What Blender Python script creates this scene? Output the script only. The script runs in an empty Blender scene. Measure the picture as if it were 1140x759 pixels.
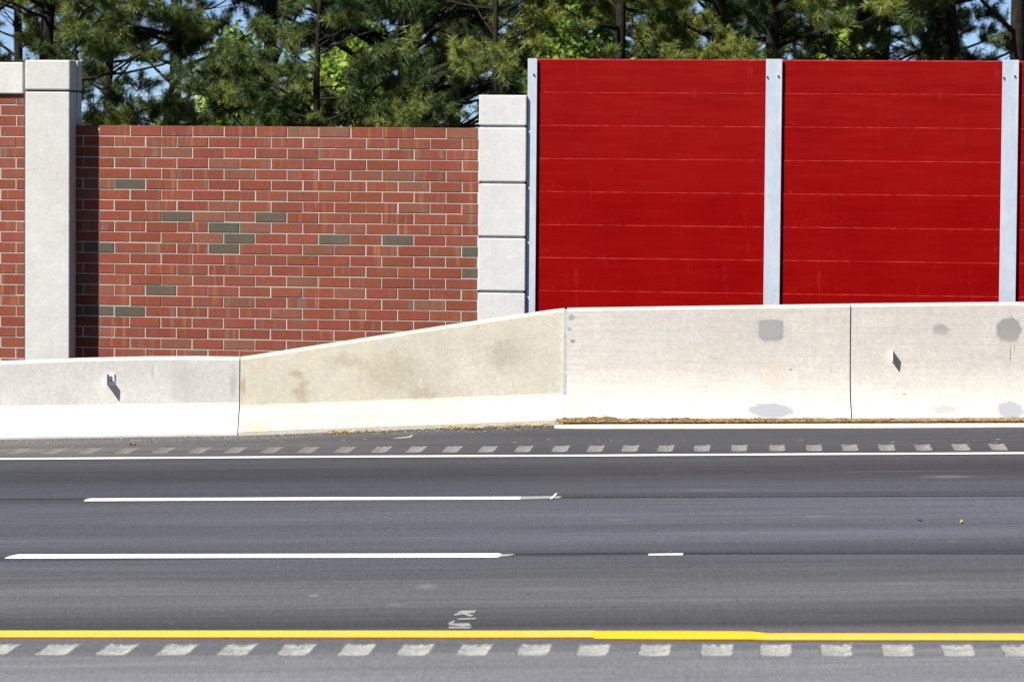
import bpy, math, random
import numpy as np
from mathutils import Vector, Matrix

R = math.radians
scene = bpy.context.scene
COL = scene.collection
random.seed(7)

# ------------------------------------------------------------------ camera
F, PW, PH = 4138.0, 1140.0, 758.2           # focal length in photo pixels, photo size
PITCH = math.atan(226.0 / F)
ROLL = 0.0078
H = 2.6
cp, sp = math.cos(PITCH), math.sin(PITCH)
FWD = Vector((0, cp, -sp)); R0 = Vector((1, 0, 0)); U0 = Vector((0, sp, cp))
RGT = R0 * math.cos(ROLL) + U0 * math.sin(ROLL)
UPV = -R0 * math.sin(ROLL) + U0 * math.cos(ROLL)
CAM = Vector((0, 0, H))
cam_d = bpy.data.cameras.new('camera'); cam = bpy.data.objects.new('camera', cam_d); COL.objects.link(cam)
M3 = Matrix((RGT, UPV, -FWD)).transposed()
cam.matrix_world = Matrix.Translation(CAM) @ M3.to_4x4()
cam_d.sensor_width = 36; cam_d.lens = 36 * F / PW
cam_d.clip_start = 0.5; cam_d.clip_end = 6000
cam_d.dof.use_dof = True; cam_d.dof.focus_distance = 33.5; cam_d.dof.aperture_fstop = 6.3
scene.camera = cam

def ray(px, py):
    return FWD * F + RGT * (px - PW / 2) - UPV * (py - PH / 2)

GS = 0.0175                                  # longitudinal grade of the road
def gz(x): return GS * max(-90, min(90, x))
def G(px, py, dz=0.0):                       # photo pixel -> point on the graded ground
    d = ray(px, py)
    t = (dz - H) / (d.z - GS * d.x)
    return CAM + d * t
def AtY(px, py, Y):
    d = ray(px, py); return CAM + d * (Y / d.y)

# wall line (noise wall) frame
TH = R(8.5)
W0 = AtY(430, 340, 35.07); W0.z = 0
WU = Vector((math.cos(TH), -math.sin(TH), 0)); WA = Vector((math.sin(TH), math.cos(TH), 0))
def WP(px, py, y=0.0):                       # pixel -> (s, z) on the wall plane pushed back by y
    d = ray(px, py)
    t = (y - (CAM - W0).dot(WA)) / d.dot(WA)
    p = CAM + d * t
    return (p - W0).dot(WU), p.z
def WW(s, y, z): return W0 + WU * s + WA * y + Vector((0, 0, z))

# ------------------------------------------------------------------ helpers
def tag(o, label=None, cat=None, group=None, kind=None):
    if label: o['label'] = label
    if cat: o['category'] = cat
    if group: o['group'] = group
    if kind: o['kind'] = kind
    return o

def empty(name, loc=(0, 0, 0), rz=0.0):
    o = bpy.data.objects.new(name, None); COL.objects.link(o)
    o.location = loc; o.rotation_euler = (0, 0, rz); o.empty_display_size = 0.2
    return o

class MB:
    def __init__(s): s.v = []; s.f = []; s.c = []
    def quad(s, *p):
        i = len(s.v); s.v += [tuple(q) for q in p]; s.f.append(tuple(range(i, i + len(p))))
    def box(s, x0, x1, y0, y1, z0, z1):
        i = len(s.v)
        s.v += [(x0,y0,z0),(x1,y0,z0),(x1,y1,z0),(x0,y1,z0),(x0,y0,z1),(x1,y0,z1),(x1,y1,z1),(x0,y1,z1)]
        s.f += [tuple(i + k for k in q) for q in ((0,3,2,1),(4,5,6,7),(0,1,5,4),(1,2,6,5),(2,3,7,6),(3,0,4,7))]
    def loft(s, rings, closed=True, caps=True):
        n = len(rings[0]); i0 = len(s.v)
        for r in rings: s.v += [tuple(p) for p in r]
        for a in range(len(rings) - 1):
            for k in range(n if closed else n - 1):
                b = (k + 1) % n
                s.f.append((i0 + a*n + k, i0 + a*n + b, i0 + (a+1)*n + b, i0 + (a+1)*n + k))
        if caps:
            s.f.append(tuple(i0 + k for k in range(n))[::-1])
            s.f.append(tuple(i0 + (len(rings)-1)*n + k for k in range(n)))
    def tube(s, pts, rad, n=6):
        pts = [Vector(p) for p in pts]; rings = []
        for i, p in enumerate(pts):
            t = (pts[min(i+1, len(pts)-1)] - pts[max(i-1, 0)]).normalized()
            a = t.orthogonal().normalized(); b = t.cross(a)
            if rings:
                # keep rings aligned
                pa = prev - t * prev.dot(t)
                if pa.length > 1e-6: a = pa.normalized(); b = t.cross(a)
            prev = a
            rings.append([p + (a * math.cos(2*math.pi*k/n) + b * math.sin(2*math.pi*k/n)) * rad[i] for k in range(n)])
        s.loft(rings)
    def build(s, name, m, parent=None, bevel=0.0, smooth=False, seg=1):
        me = bpy.data.meshes.new(name); me.from_pydata(s.v, [], s.f); me.materials.append(m)
        if smooth: me.polygons.foreach_set('use_smooth', [True] * len(me.polygons))
        me.update()
        o = bpy.data.objects.new(name, me); COL.objects.link(o)
        if parent: o.parent = parent
        if bevel:
            b = o.modifiers.new('bevel', 'BEVEL'); b.width = bevel; b.segments = seg; b.limit_method = 'ANGLE'
        return o

# ------------------------------------------------------------------ materials
class NT:
    def __init__(s, name):
        s.m = bpy.data.materials.new(name); s.m.use_nodes = True; s.t = s.m.node_tree
        s.t.nodes.clear()
        s.out = s.n('ShaderNodeOutputMaterial'); s.b = s.n('ShaderNodeBsdfPrincipled')
        s.l(s.b.outputs[0], s.out.inputs[0])
        s.tc = s.n('ShaderNodeTexCoord')
    def n(s, t, **k):
        x = s.t.nodes.new(t)
        for a, v in k.items(): setattr(x, a, v)
        return x
    def l(s, a, b): s.t.links.new(a, b)
    def setin(s, sock, v):
        if hasattr(v, 'links'): s.l(v, sock)
        else: sock.default_value = v
    def coord(s, scale=(1, 1, 1), loc=(0, 0, 0), out='Object'):
        mp = s.n('ShaderNodeMapping'); mp.inputs['Scale'].default_value = scale; mp.inputs['Location'].default_value = loc
        s.l(s.tc.outputs[out], mp.inputs[0]); return mp.outputs[0]
    def noise(s, vec, scale=1, detail=4, rough=0.55, dist=0.0):
        x = s.n('ShaderNodeTexNoise'); s.l(vec, x.inputs['Vector'])
        x.inputs['Scale'].default_value = scale; x.inputs['Detail'].default_value = detail
        x.inputs['Roughness'].default_value = rough; x.inputs['Distortion'].default_value = dist
        return x.outputs['Fac']
    def math(s, op, a, b=0.0, c=None, clamp=False):
        x = s.n('ShaderNodeMath', operation=op); x.use_clamp = clamp
        s.setin(x.inputs[0], a); s.setin(x.inputs[1], b)
        if c is not None: s.setin(x.inputs[2], c)
        return x.outputs[0]
    def rng(s, v, a, b, c=0.0, d=1.0, smooth=False):
        x = s.n('ShaderNodeMapRange'); x.clamp = True
        if smooth: x.interpolation_type = 'SMOOTHSTEP'
        s.setin(x.inputs[0], v)
        for i, q in enumerate((a, b, c, d)): x.inputs[i + 1].default_value = q
        return x.outputs[0]
    def mix(s, f, a, b, mode='MIX'):
        x = s.n('ShaderNodeMix', data_type='RGBA', blend_type=mode)
        s.setin(x.inputs[0], f)
        for sock, v in ((x.inputs[6], a), (x.inputs[7], b)):
            if hasattr(v, 'links'): s.l(v, sock)
            else: sock.default_value = (*v[:3], 1)
        return x.outputs[2]
    def sep(s, v):
        x = s.n('ShaderNodeSeparateXYZ'); s.l(v, x.inputs[0]); return x.outputs
    def attr(s, name):
        x = s.n('ShaderNodeAttribute', attribute_name=name); return x.outputs
    def bump(s, h, strength=0.3, dist=0.01):
        x = s.n('ShaderNodeBump'); x.inputs['Strength'].default_value = strength; x.inputs['Distance'].default_value = dist
        s.l(h, x.inputs['Height']); s.l(x.outputs[0], s.b.inputs['Normal'])
    def fin(s, col, rough=0.8, metal=0.0, spec=0.5):
        if hasattr(col, 'links'): s.l(col, s.b.inputs['Base Color'])
        else: s.b.inputs['Base Color'].default_value = (*col, 1)
        s.setin(s.b.inputs['Roughness'], rough); s.setin(s.b.inputs['Metallic'], metal)
        s.b.inputs['Specular IOR Level'].default_value = spec
        return s.m

def spot(t, out, cx, cz, rx, rz, edge=0.25, wob=0.35, seed=0.0, power=2.0):
    """soft-edged irregular patch mask centred on (cx, cz) in object x/z"""
    X = t.math('ABSOLUTE', t.math('DIVIDE', t.math('SUBTRACT', out[0], cx), rx))
    Z = t.math('ABSOLUTE', t.math('DIVIDE', t.math('SUBTRACT', out[2], cz), rz))
    d = t.math('ADD', t.math('POWER', X, power), t.math('POWER', Z, power))
    d = t.math('POWER', d, 1.0 / power)
    nz = t.noise(t.coord((1, 1, 1), (seed, seed * 2, 0)), 16.0, 5, 0.7)
    d = t.math('ADD', d, t.math('MULTIPLY', t.math('SUBTRACT', nz, 0.5), wob * 2))
    return t.rng(d, 1.0 - edge, 1.0, 1.0, 0.0, smooth=True)

def concrete(name, base, dark, warm=None, warm_amt=0.0, mott=0.7, pits=0.5, seed=0.0, spots=(), lines=0.0, hook=None, grain=.7):
    t = NT(name)
    co = t.coord((1, 1, 1), (seed, seed * 1.7, seed * .3))
    a = t.noise(co, 1.6, 6, 0.62, 0.4)
    b = t.noise(co, 9.0, 5, 0.6)
    c = t.noise(co, 70.0, 3, 0.6)
    col = t.mix(t.rng(a, 0.40, 0.62, 0, mott), base, dark)
    if warm:
        w = t.noise(t.coord((1.0, 1.0, 1.3), (seed + 9, 3, seed)), 1.3, 6, 0.68, 0.8)
        col = t.mix(t.rng(w, 0.42, 0.75, 0, warm_amt), col, warm)
    col = t.mix(t.rng(b, 0.3, 0.72, 0.0, 0.45), col, tuple(q * 0.72 for q in base))
    col = t.mix(t.rng(c, 0.35, 0.7, 0.0, 0.5 * grain), col, tuple(q * 0.62 for q in base))
    # faint runs down the face
    st = t.noise(t.coord((7, 7, 0.35), (seed, 0, 0)), 2.2, 5, 0.65)
    col = t.mix(t.rng(st, 0.52, 0.78, 0, 0.30), col, tuple(q * 0.68 for q in base))
    if lines:
        ln = t.noise(t.coord((1.2, 1.2, 55), (seed, 0, 0)), 1.0, 3, 0.6)
        col = t.mix(t.rng(ln, 0.45, 0.65, 0, lines), col, tuple(q * 0.7 for q in base))
    v = t.n('ShaderNodeTexVoronoi'); v.inputs['Scale'].default_value = 38
    t.l(co, v.inputs['Vector'])
    pn = t.noise(co, 5.0, 2)
    gr = t.noise(t.coord((1, 1, 1), (seed * 2, 1, 4)), 26.0, 6, 0.85)
    col = t.mix(t.rng(gr, 0.46, 0.66, 0, 0.55 * grain), col, tuple(q * 0.66 for q in base))
    col = t.mix(t.rng(gr, 0.54, 0.36, 0, 0.35 * grain), col, tuple(min(.8, q * 1.22) for q in base))
    pit = t.math('MULTIPLY', t.rng(v.outputs['Distance'], 0.10, 0.2, 1, 0), t.rng(pn, 0.5, 0.62, 0, pits))
    col = t.mix(pit, col, tuple(q * 0.42 for q in base))
    if hook: col = hook(t, col)
    xyz = t.sep(t.tc.outputs['Object'])
    for i, sdef in enumerate(spots):
        cx, cz, rx, rz, sc, amt = sdef[:6]
        kw = sdef[6] if len(sdef) > 6 else {}
        m = spot(t, xyz, cx, cz, rx, rz, seed=i * 3.1 + seed, **kw)
        m = t.math('MULTIPLY', m, amt)
        col = t.mix(m, col, sc)
    hgt = t.math('ADD', t.math('MULTIPLY', c, 0.5), t.math('SUBTRACT', b, t.math('MULTIPLY', pit, 2.0)))
    t.bump(hgt, 0.35, 0.004)
    return t.fin(col, 0.88, 0, 0.3)

# --- world, sun
L = Vector((1.22, 1.0, -1.69)).normalized()
ELEV = math.asin(-L.z); AZ = math.atan2(-L.x, -L.y)
w = bpy.data.worlds.new('World'); scene.world = w; w.use_nodes = True
nt = w.node_tree; nt.nodes.clear()
sky = nt.nodes.new('ShaderNodeTexSky'); sky.sky_type = 'NISHITA'; sky.sun_disc = False
sky.sun_elevation = ELEV; sky.sun_rotation = AZ % (2 * math.pi); sky.air_density = 0.33; sky.dust_density = 0.0; sky.ozone_density = 3.0
bg = nt.nodes.new('ShaderNodeBackground'); bg.inputs[1].default_value = 0.052
wo = nt.nodes.new('ShaderNodeOutputWorld')
nt.links.new(sky.outputs[0], bg.inputs[0]); nt.links.new(bg.outputs[0], wo.inputs[0])
sd = bpy.data.lights.new('sun', 'SUN'); sd.energy = 4.8; sd.angle = R(0.53); sd.color = (1.0, 0.95, 0.87)
so = bpy.data.objects.new('sun', sd); COL.objects.link(so)
so.rotation_euler = L.to_track_quat('-Z', 'Y').to_euler(); so.location = (-20, -20, 30)
scene.view_settings.view_transform = 'Standard'; scene.view_settings.look = 'None'
scene.view_settings.exposure = 1.12; scene.view_settings.gamma = 1.0
scene.view_settings.use_curve_mapping = False

# ------------------------------------------------------------------ ground materials
def asphalt():
    t = NT('asphalt')
    xyz = t.sep(t.tc.outputs['Object'])
    # wear bands across the carriageway: list of (photo row of the band, albedo)
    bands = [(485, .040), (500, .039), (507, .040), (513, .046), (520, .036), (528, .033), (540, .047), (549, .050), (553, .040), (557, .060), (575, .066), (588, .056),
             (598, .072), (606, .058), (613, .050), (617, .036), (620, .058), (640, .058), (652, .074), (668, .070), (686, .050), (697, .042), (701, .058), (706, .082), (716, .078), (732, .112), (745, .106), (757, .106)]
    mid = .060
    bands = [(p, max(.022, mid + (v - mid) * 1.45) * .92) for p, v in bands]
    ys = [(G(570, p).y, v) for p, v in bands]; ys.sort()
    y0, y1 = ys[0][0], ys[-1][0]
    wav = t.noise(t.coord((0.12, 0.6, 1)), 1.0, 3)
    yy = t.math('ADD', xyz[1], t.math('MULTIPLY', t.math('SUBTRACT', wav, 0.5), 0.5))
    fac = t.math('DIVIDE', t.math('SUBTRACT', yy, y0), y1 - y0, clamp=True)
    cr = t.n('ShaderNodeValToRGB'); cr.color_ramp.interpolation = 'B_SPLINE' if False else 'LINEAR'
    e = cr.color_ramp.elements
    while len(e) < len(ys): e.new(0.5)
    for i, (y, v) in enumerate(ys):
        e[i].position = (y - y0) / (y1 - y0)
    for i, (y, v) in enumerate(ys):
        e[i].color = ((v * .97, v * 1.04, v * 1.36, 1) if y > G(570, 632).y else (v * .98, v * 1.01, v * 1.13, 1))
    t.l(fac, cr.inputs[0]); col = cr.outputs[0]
    # long streaks along the lanes
    s1 = t.noise(t.coord((0.22, 7.0, 1)), 1.0, 6, 0.7)
    s2 = t.noise(t.coord((0.5, 9.0, 1), (3, 9, 0)), 1.0, 4, 0.7)
    k = t.math('ADD', t.rng(s1, 0.25, 0.75, 0.70, 1.34), t.rng(s2, 0.25, 0.75, -0.12, 0.12))
    # aggregate
    g1 = t.noise(t.coord((44, 4.6, 18)), 1.6, 4, 0.8)
    k = t.math('MULTIPLY', k, t.rng(g1, 0.25, 0.75, 0.70, 1.32))
    big = t.noise(t.coord((0.16, 0.5, 1), (4, 2, 0)), 1.0, 4)
    k = t.math('MULTIPLY', k, t.rng(big, 0.3, 0.7, 0.84, 1.18))
    kk = t.n('ShaderNodeCombineColor'); [t.l(k, kk.inputs[i]) for i in range(3)]
    col = t.mix(1.0, col, kk.outputs[0], 'MULTIPLY')
    # pale scuffs and dark specks
    sc = t.noise(t.coord((1.1, 9.0, 1), (11, 3, 0)), 1.3, 5, 0.7)
    col = t.mix(t.rng(sc, 0.66, 0.80, 0, 0.45), col, (.16, .16, .165))
    v = t.n('ShaderNodeTexVoronoi'); v.inputs['Scale'].default_value = 1.0; t.l(t.coord((9, 3.5, 1)), v.inputs['Vector'])
    col = t.mix(t.rng(v.outputs['Distance'], 0.02, 0.07, 0.5, 0), col, (.22, .22, .21))
    v2 = t.n('ShaderNodeTexVoronoi'); v2.inputs['Scale'].default_value = 1.0; t.l(t.coord((3.1, 1.3, 1), (7, 5, 0)), v2.inputs['Vector'])
    col = t.mix(t.rng(v2.outputs['Distance'], 0.02, 0.05, 0.8, 0), col, (.012, .012, .012))
    for px, py, rx, ry, a_, cc in ((1055, 530, 46, 2.4, .5, .135), (790, 545, 60, 2.0, .28, .12), (1000, 524, 160, 1.0, .3, .12), (300, 520, 200, 1.0, .3, .075), (475, 652, 18, 5, .5, .15), (620, 655, 120, 4, .25, .13), (120, 648, 140, 4, .3, .12),
                                   (350, 662, 8, 2, .6, .2), (440, 672, 14, 1.5, .5, .17), (910, 574, 30, 1.4, .5, .15), (1060, 602, 8, 1, .5, .16), (690, 578, 26, 1.4, .4, .14), (850, 592, 200, 2.2, .25, .12), (1020, 648, 120, 3, .3, .12), (1000, 728, 90, 5, .35, .05), (300, 742, 160, 4, .3, .16)):
        c = G(px, py); k_ = F / c.y; sy = abs(G(px, py - ry).y - c.y)
        ms = spot(t, (xyz[0], None, xyz[1]), c.x, c.y, rx / k_, sy, .9, .5, px * .01)
        col = t.mix(t.math('MULTIPLY', ms, a_), col, (cc, cc, cc * 1.05))
    # dust blown onto the far shoulder, thicker to the left
    ysh = G(570, 506).y
    dn = t.noise(t.coord((0.35, 2.6, 1), (2, 1, 0)), 1.0, 6, 0.7)
    dm = t.math('MULTIPLY', t.rng(xyz[1], ysh - 0.1, ysh + 0.5, 0, 1), t.rng(xyz[0], -5.0, 0.2, 1.0, 0.10))
    dm = t.math('MULTIPLY', dm, t.rng(dn, 0.3, 0.68, 0.05, 0.85))
    col = t.mix(dm, col, (.155, .150, .142))
    t.bump(g1, 0.55, 0.006)
    return t.fin(col, 0.82, 0, 0.35)

def paint(name, colr, wear=0.4, sc=1.0):
    t = NT(name)
    n = t.noise(t.coord((6, 14, 1)), 2.5 * sc, 5, 0.7)
    n2 = t.noise(t.coord((0.6, 3, 1)), 1.2, 3, 0.6)
    f = t.math('MULTIPLY', t.rng(n, 0.55, 0.75, 0, 1), t.rng(n2, 0.4, 0.7, wear * .3, wear))
    col = t.mix(f, colr, tuple(q * 0.45 + 0.03 for q in colr))
    t.bump(n, 0.3, 0.003)
    return t.fin(col, 0.6, 0, 0.4)

def groove_mat(name, c1, c2, ragged=True):
    t = NT(name)
    n = t.noise(t.coord((26, 9, 6)), 1.6, 5, 0.8)
    n2 = t.noise(t.coord((3.0, 5, 1)), 1.4, 4, 0.6)
    f = t.rng(n, 0.38, 0.60)
    if ragged:
        e = t.attr('wear')['Fac']
        f = t.math('MULTIPLY', t.rng(t.math('ADD', e, t.math('MULTIPLY', t.math('SUBTRACT', n, .5), 2.4)), .30, .70), t.rng(n, .30, .62, .35, 1.0))
    col = t.mix(f, c2, c1)
    col = t.mix(t.rng(n2, 0.45, 0.7, 0, 0.45), col, c2)
    t.bump(n, 0.5, 0.01)
    return t.fin(col, 0.9, 0, 0.2)

M_ASPH = asphalt()
M_WHITE = paint('road_paint_white', (.80, .80, .78), 0.35)
M_WORN = paint('road_paint_worn', (.25, .26, .26), 0.9, 1.6)
M_YEL = paint('road_paint_yellow', (.78, .40, .045), 0.5)
M_YELB = paint('road_paint_yellow_fresh', (.80, .41, .006), 0.25)
M_GRV_N = groove_mat('milled_groove_near', (.34, .34, .33), (.105, .105, .107))
M_GRV_F = groove_mat('milled_groove_far', (.225, .225, .225), (.05, .05, .053))
M_GRV_D = groove_mat('milled_groove_dusty', (.17, .165, .158), (.075, .073, .07))

t = NT('grass_earth')
n = t.noise(t.coord((1, 1, 1)), 0.8, 6, 0.7); n2 = t.noise(t.coord((1, 1, 1)), 14, 4)
M_EARTH = t.fin(t.mix(t.rng(n2, .3, .7, 0, .5), t.mix(t.rng(n, .35, .65), (.05, .075, .022), (.11, .09, .05)), (.03, .04, .015)), 0.95)

# ------------------------------------------------------------------ ground
mb = MB()
xs = [-3000, -900, -300, -90, -30, 0, 30, 90, 300, 900, 3000]; ysg = [-400, -40, 0, 60, 200, 700, 4000]
for i in range(len(xs) - 1):
    for j in range(len(ysg) - 1):
        q = [(xs[i], ysg[j]), (xs[i+1], ysg[j]), (xs[i+1], ysg[j+1]), (xs[i], ysg[j+1])]
        mb.quad(*[(x, y, gz(x) - 0.06) for x, y in q])
tag(mb.build('ground', M_EARTH), kind='structure')

XE = 60.0
class Line:                                   # a straight line along the road on the ground, from two photo pixels
    def __init__(s, a, b):
        p, q = G(*a), G(*b); s.m = (q.y - p.y) / (q.x - p.x); s.c = p.y - s.m * p.x
    def y(s, x): return s.m * x + s.c
DIR = (850 - 570) / F                         # skew of the road's normal
road = empty('road', (0, 0, 0)); tag(road, kind='structure')
rb = MB()
def zz(x, y, dz=0.0): return (x, y, GS * x + dz)
def strip(la, lb):
    n = 12
    for i in range(n):
        x0 = -XE + 2 * XE * i / n; x1 = -XE + 2 * XE * (i + 1) / n
        rb.quad(zz(x0, la(x0)), zz(x1, la(x1)), zz(x1, lb(x1)), zz(x0, lb(x0)))
n_bot = Line((60, 728.3), (1066, 729.6)); n_top = Line((60, 715.0), (1066, 715.3))
f_bot = Line((420, 503.2), (1110, 500.6)); f_top = Line((420, 495.5), (1110, 492.6))
strip(lambda x: -14.0, n_bot.y); strip(n_top.y, f_bot.y); RISE = 0.075                                  # the shoulder is banked up to the footing of the tall barriers
def dzp(px): return float(np.interp(px, [265, 628], [0, RISE]))
_bp = [G(px, r, dzp(px)) for px, r in ((-420, 494.96), (265, 484.6), (446, 477.8), (628, 471.0), (948, 471.0), (1560, 468.0))]
_bp = [_bp[0] + (_bp[0] - _bp[1]) * 8] + _bp + [_bp[-1] + (_bp[-1] - _bp[-2]) * 8]
_bx = [p.x for p in _bp]; _by = [p.y for p in _bp]; _bz = [p.z - GS * p.x for p in _bp]
def shoulder_h(x, y):
    y0 = f_top.y(x); y1 = float(np.interp(x, _bx, _by)); u = max(0, min(1, (y - y0) / (y1 - y0 - .08)))
    return float(np.interp(x, _bx, _bz)) * u * u * (3 - 2 * u)
def GSH(px, py):                              # pixel -> point on the banked shoulder
    dz = 0.0
    for _ in range(6):
        p = G(px, py, dz); dz = shoulder_h(p.x, p.y)
    return G(px, py, dz)
_xs = sorted(set([-XE, -30, -15, 15, 30, XE] + [-8 + .4 * i for i in range(41)]))
for x0, x1 in zip(_xs[:-1], _xs[1:]):
    ys0 = [f_top.y(x0) + (float(np.interp(x0, _bx, _by)) - f_top.y(x0)) * u for u in (0, .2, .4, .6, .8, 1)] + [36.8 - .149 * max(-12, min(12, x0))]
    ys1 = [f_top.y(x1) + (float(np.interp(x1, _bx, _by)) - f_top.y(x1)) * u for u in (0, .2, .4, .6, .8, 1)] + [36.8 - .149 * max(-12, min(12, x1))]
    for k in range(6):
        rb.quad(*[zz(x, y, shoulder_h(x, y)) for x, y in ((x0, ys0[k]), (x1, ys1[k]), (x1, ys1[k+1]), (x0, ys0[k+1]))])
def rumble_row(bot, top, centres, halfw, mats, depth, skewfix):
    cells = []
    for i, px in enumerate(centres):
        py = skewfix(px); c = G(px, py)
        # centre line point; move onto row middle
        cells.append((c.x, c.y, mats[i]))
    edges = []
    for cx, cy, m in cells:
        edges.append((cx - halfw, cx + halfw, cy, m))
    def X(x, cy, y): return x + (y - cy) * DIR
    prev = None
    segs = []
    for a, b, cy, m in edges:
        ab, at = X(a, cy, bot.y(a)), X(a, cy, top.y(a)); bb, bt = X(b, cy, bot.y(b)), X(b, cy, top.y(b))
        segs.append((ab, at, bb, bt, m))
    # asphalt between the grooves
    pb = pt = -XE
    for ab, at, bb, bt, m in segs:
        rb.quad(zz(pb, bot.y(pb)), zz(ab, bot.y(ab)), zz(at, top.y(at)), zz(pt, top.y(pt)))
        pb, pt = bb, bt
    rb.quad(zz(pb, bot.y(pb)), zz(XE, bot.y(XE)), zz(XE, top.y(XE)), zz(pt, top.y(pt)))
    for ab, at, bb, bt, m in segs:
        g = MB(); n = 10; mrows = 6; wear = []
        rj = random.Random(int(ab * 1000)); k0 = rj.uniform(.75, 1.0)
        def P(k, r):
            u = k / n; v = r / mrows
            xb = ab + (bb - ab) * u; xt = at + (bt - at) * u
            x = xb + (xt - xb) * v; y = bot.y(xb) + (top.y(xt) - bot.y(xb)) * v
            d = -depth * math.sin(math.pi * u) * min(1, 4 * min(v, 1 - v) + .35)
            return zz(x, y, d), k0 * min(1, 9 * min(u, 1 - u) + .12) * min(1, 5 * min(v, 1 - v) + .25)
        grid = [[P(k, r) for k in range(n + 1)] for r in range(mrows + 1)]
        for r in range(mrows):
            for k in range(n):
                cs = (grid[r][k], grid[r][k+1], grid[r+1][k+1], grid[r+1][k])
                g.quad(*[c_[0] for c_ in cs]); wear += [c_[1] for c_ in cs]
        for r, ln in ((0, bot), (mrows, top)):
            for k in range(n):
                p0, p1 = grid[r][k][0], grid[r][k+1][0]
                g.quad((p0[0], p0[1], GS * p0[0]), (p1[0], p1[1], GS * p1[0]), p1, p0); wear += [0] * 4
        o = g.build('rumble_groove', m, road)
        o.data.attributes.new('wear', 'FLOAT', 'POINT').data.foreach_set('value', wear)
near_c = [-3, 64, 130, 197, 263.5, 330, 397, 462.5, 528, 594.5, 660.5, 729, 798, 863.5, 931, 999.5, 1066.5, 1133.5]
rumble_row(n_bot, n_top, near_c, 0.085, [M_GRV_N] * len(near_c), 0.012, lambda px: 721.8 + px * 0.0006)
far_c = [20, 60, 100, 141, 182, 222, 262, 302, 343, 384] + [424.5, 463.5, 503.5, 543, 583, 624, 663, 701.5, 741, 781.5, 823, 865, 906, 946, 987, 1027.5, 1069.5, 1111]
far_m = [M_GRV_D] * 10 + [M_GRV_F] * 18
rumble_row(f_bot, f_top, far_c, 0.072, far_m, 0.010, lambda px: 499.4 - (px - 420) * 0.0038)
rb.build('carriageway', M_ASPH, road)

def mark(name, m, pts, dz=0.004):
    """painted shape: list of photo pixels round its outline"""
    g = MB(); g.quad(*[(GSH if py < 491 else G)(px, py) + Vector((0, 0, dz)) for px, py in pts])
    return g.build(name, m, road)
def band(name, m, ctr, wpx, ext=None, dz=0.004):
    """painted line through photo pixels; wpx thickness in photo rows"""
    g = MB(); top, bot = [], []
    for px, py, *ww in ctr:
        h = (ww[0] if ww else wpx) / 2
        top.append(G(px, py - h, 0) + Vector((0, 0, dz))); bot.append(G(px, py + h, 0) + Vector((0, 0, dz)))
    if ext:
        for lst in (top, bot):
            p, q = lst[0], lst[1]; s = (-XE - p.x) / (q.x - p.x); lst.insert(0, p + (q - p) * s)
            p, q = lst[-1], lst[-2]; s = (XE - p.x) / (q.x - p.x); lst.append(p + (q - p) * s)
    for i in range(len(top) - 1): g.quad(bot[i], bot[i+1], top[i+1], top[i])
    return g.build(name, m, road)
band('edge_line', M_WHITE, [(-200, 511.9), (160, 509.6), (400, 508.0), (640, 507.0), (860, 505.6), (1140, 504.2), (1400, 503.0)], 1.8, True)
# dashed lane lines
mark('lane_dash', M_WHITE, [(93, 557.6), (95, 557.75), (330, 556.6), (578, 555.7), (580, 555.3), (579, 554.0), (581, 552.7), (330, 553.5), (101, 554.7), (97, 555.3)])
mark('worn_dash', M_WORN, [(580, 555.8), (622, 554.6), (626, 552.5), (612, 552.0), (581, 552.6)])
mark('paint_tick', M_WHITE, [(612, 555.9), (615, 555.6), (620.5, 550.0), (618.5, 549.6)], 0.008)
mark('lane_dash', M_WHITE, [(5, 621.3), (7, 621.6), (280, 620.8), (553, 620.3), (556, 620.0), (555, 618.6), (559, 617), (555, 615.8), (280, 616.5), (20, 617.0), (12, 618.6)])
mark('worn_dash', M_WORN, [(556, 620.0), (566, 618.8), (573, 617.4), (571, 616.6), (559, 616.8), (555, 618.6)])
mark('lane_dash', M_WHITE, [(722, 618.0), (760, 617.8), (760.5, 615.8), (722, 616.4)])
# yellow line with the misaligned fresh patch
band('yellow_line', M_YEL, [(-300, 705.2), (0, 705.6), (300, 705.6), (560, 705.8), (661, 705.6)], 7.4, False)
band('yellow_line', M_YELB, [(659, 705.6, 7.4), (664, 706.7, 8.6), (760, 707.0, 9.0), (836, 707.3, 8.6), (852, 708.5, 7.4)], 9, False, 0.0042)
band('yellow_line', M_YEL, [(852, 708.6), (1140, 708.9), (1500, 709.4)], 7.4, False, 0.004)
M_SEAM = groove_mat('seam_crack', (.050, .050, .054), (.014, .014, .015), False)
for pts in ([(-500, 556.4), (-100, 555.6), (93, 555.0)], [(626, 553.2), (800, 552.6), (1140, 551.4), (1600, 550.4)], [(574, 616.0), (700, 615.2), (860, 615.6), (1140, 615.8), (1600, 616)]):
    band('lane_seam', M_SEAM, pts, .75, dz=.003)
# white survey squiggles sprayed beside the yellow line
for pts in ([(500, 695.6), (499.5, 693.2), (505, 690.6), (507, 691.4), (503.5, 694), (522, 693.6), (525, 696.6), (515, 697.4)],
            [(500, 697.4), (499, 699.4), (523, 699.6), (526, 698.0)],
            [(506, 685.2), (505.5, 683.6), (513, 681.8), (515, 684.0)],
            [(509, 681.6), (514, 679.6), (530.5, 679.4), (528.5, 682), (520, 683), (528, 684.6), (524, 686.2), (517, 684.4)],
            [(508, 688.6), (530, 687.6), (529.5, 689.2), (512, 690)]):
    mark('survey_mark', M_WORN, pts)
mark('chalk_scribble', M_WORN, [(436, 487.8), (446, 486.6), (455, 485.6), (458, 483.8), (460, 484.2), (457, 487.0), (446, 488.0)])

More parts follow.
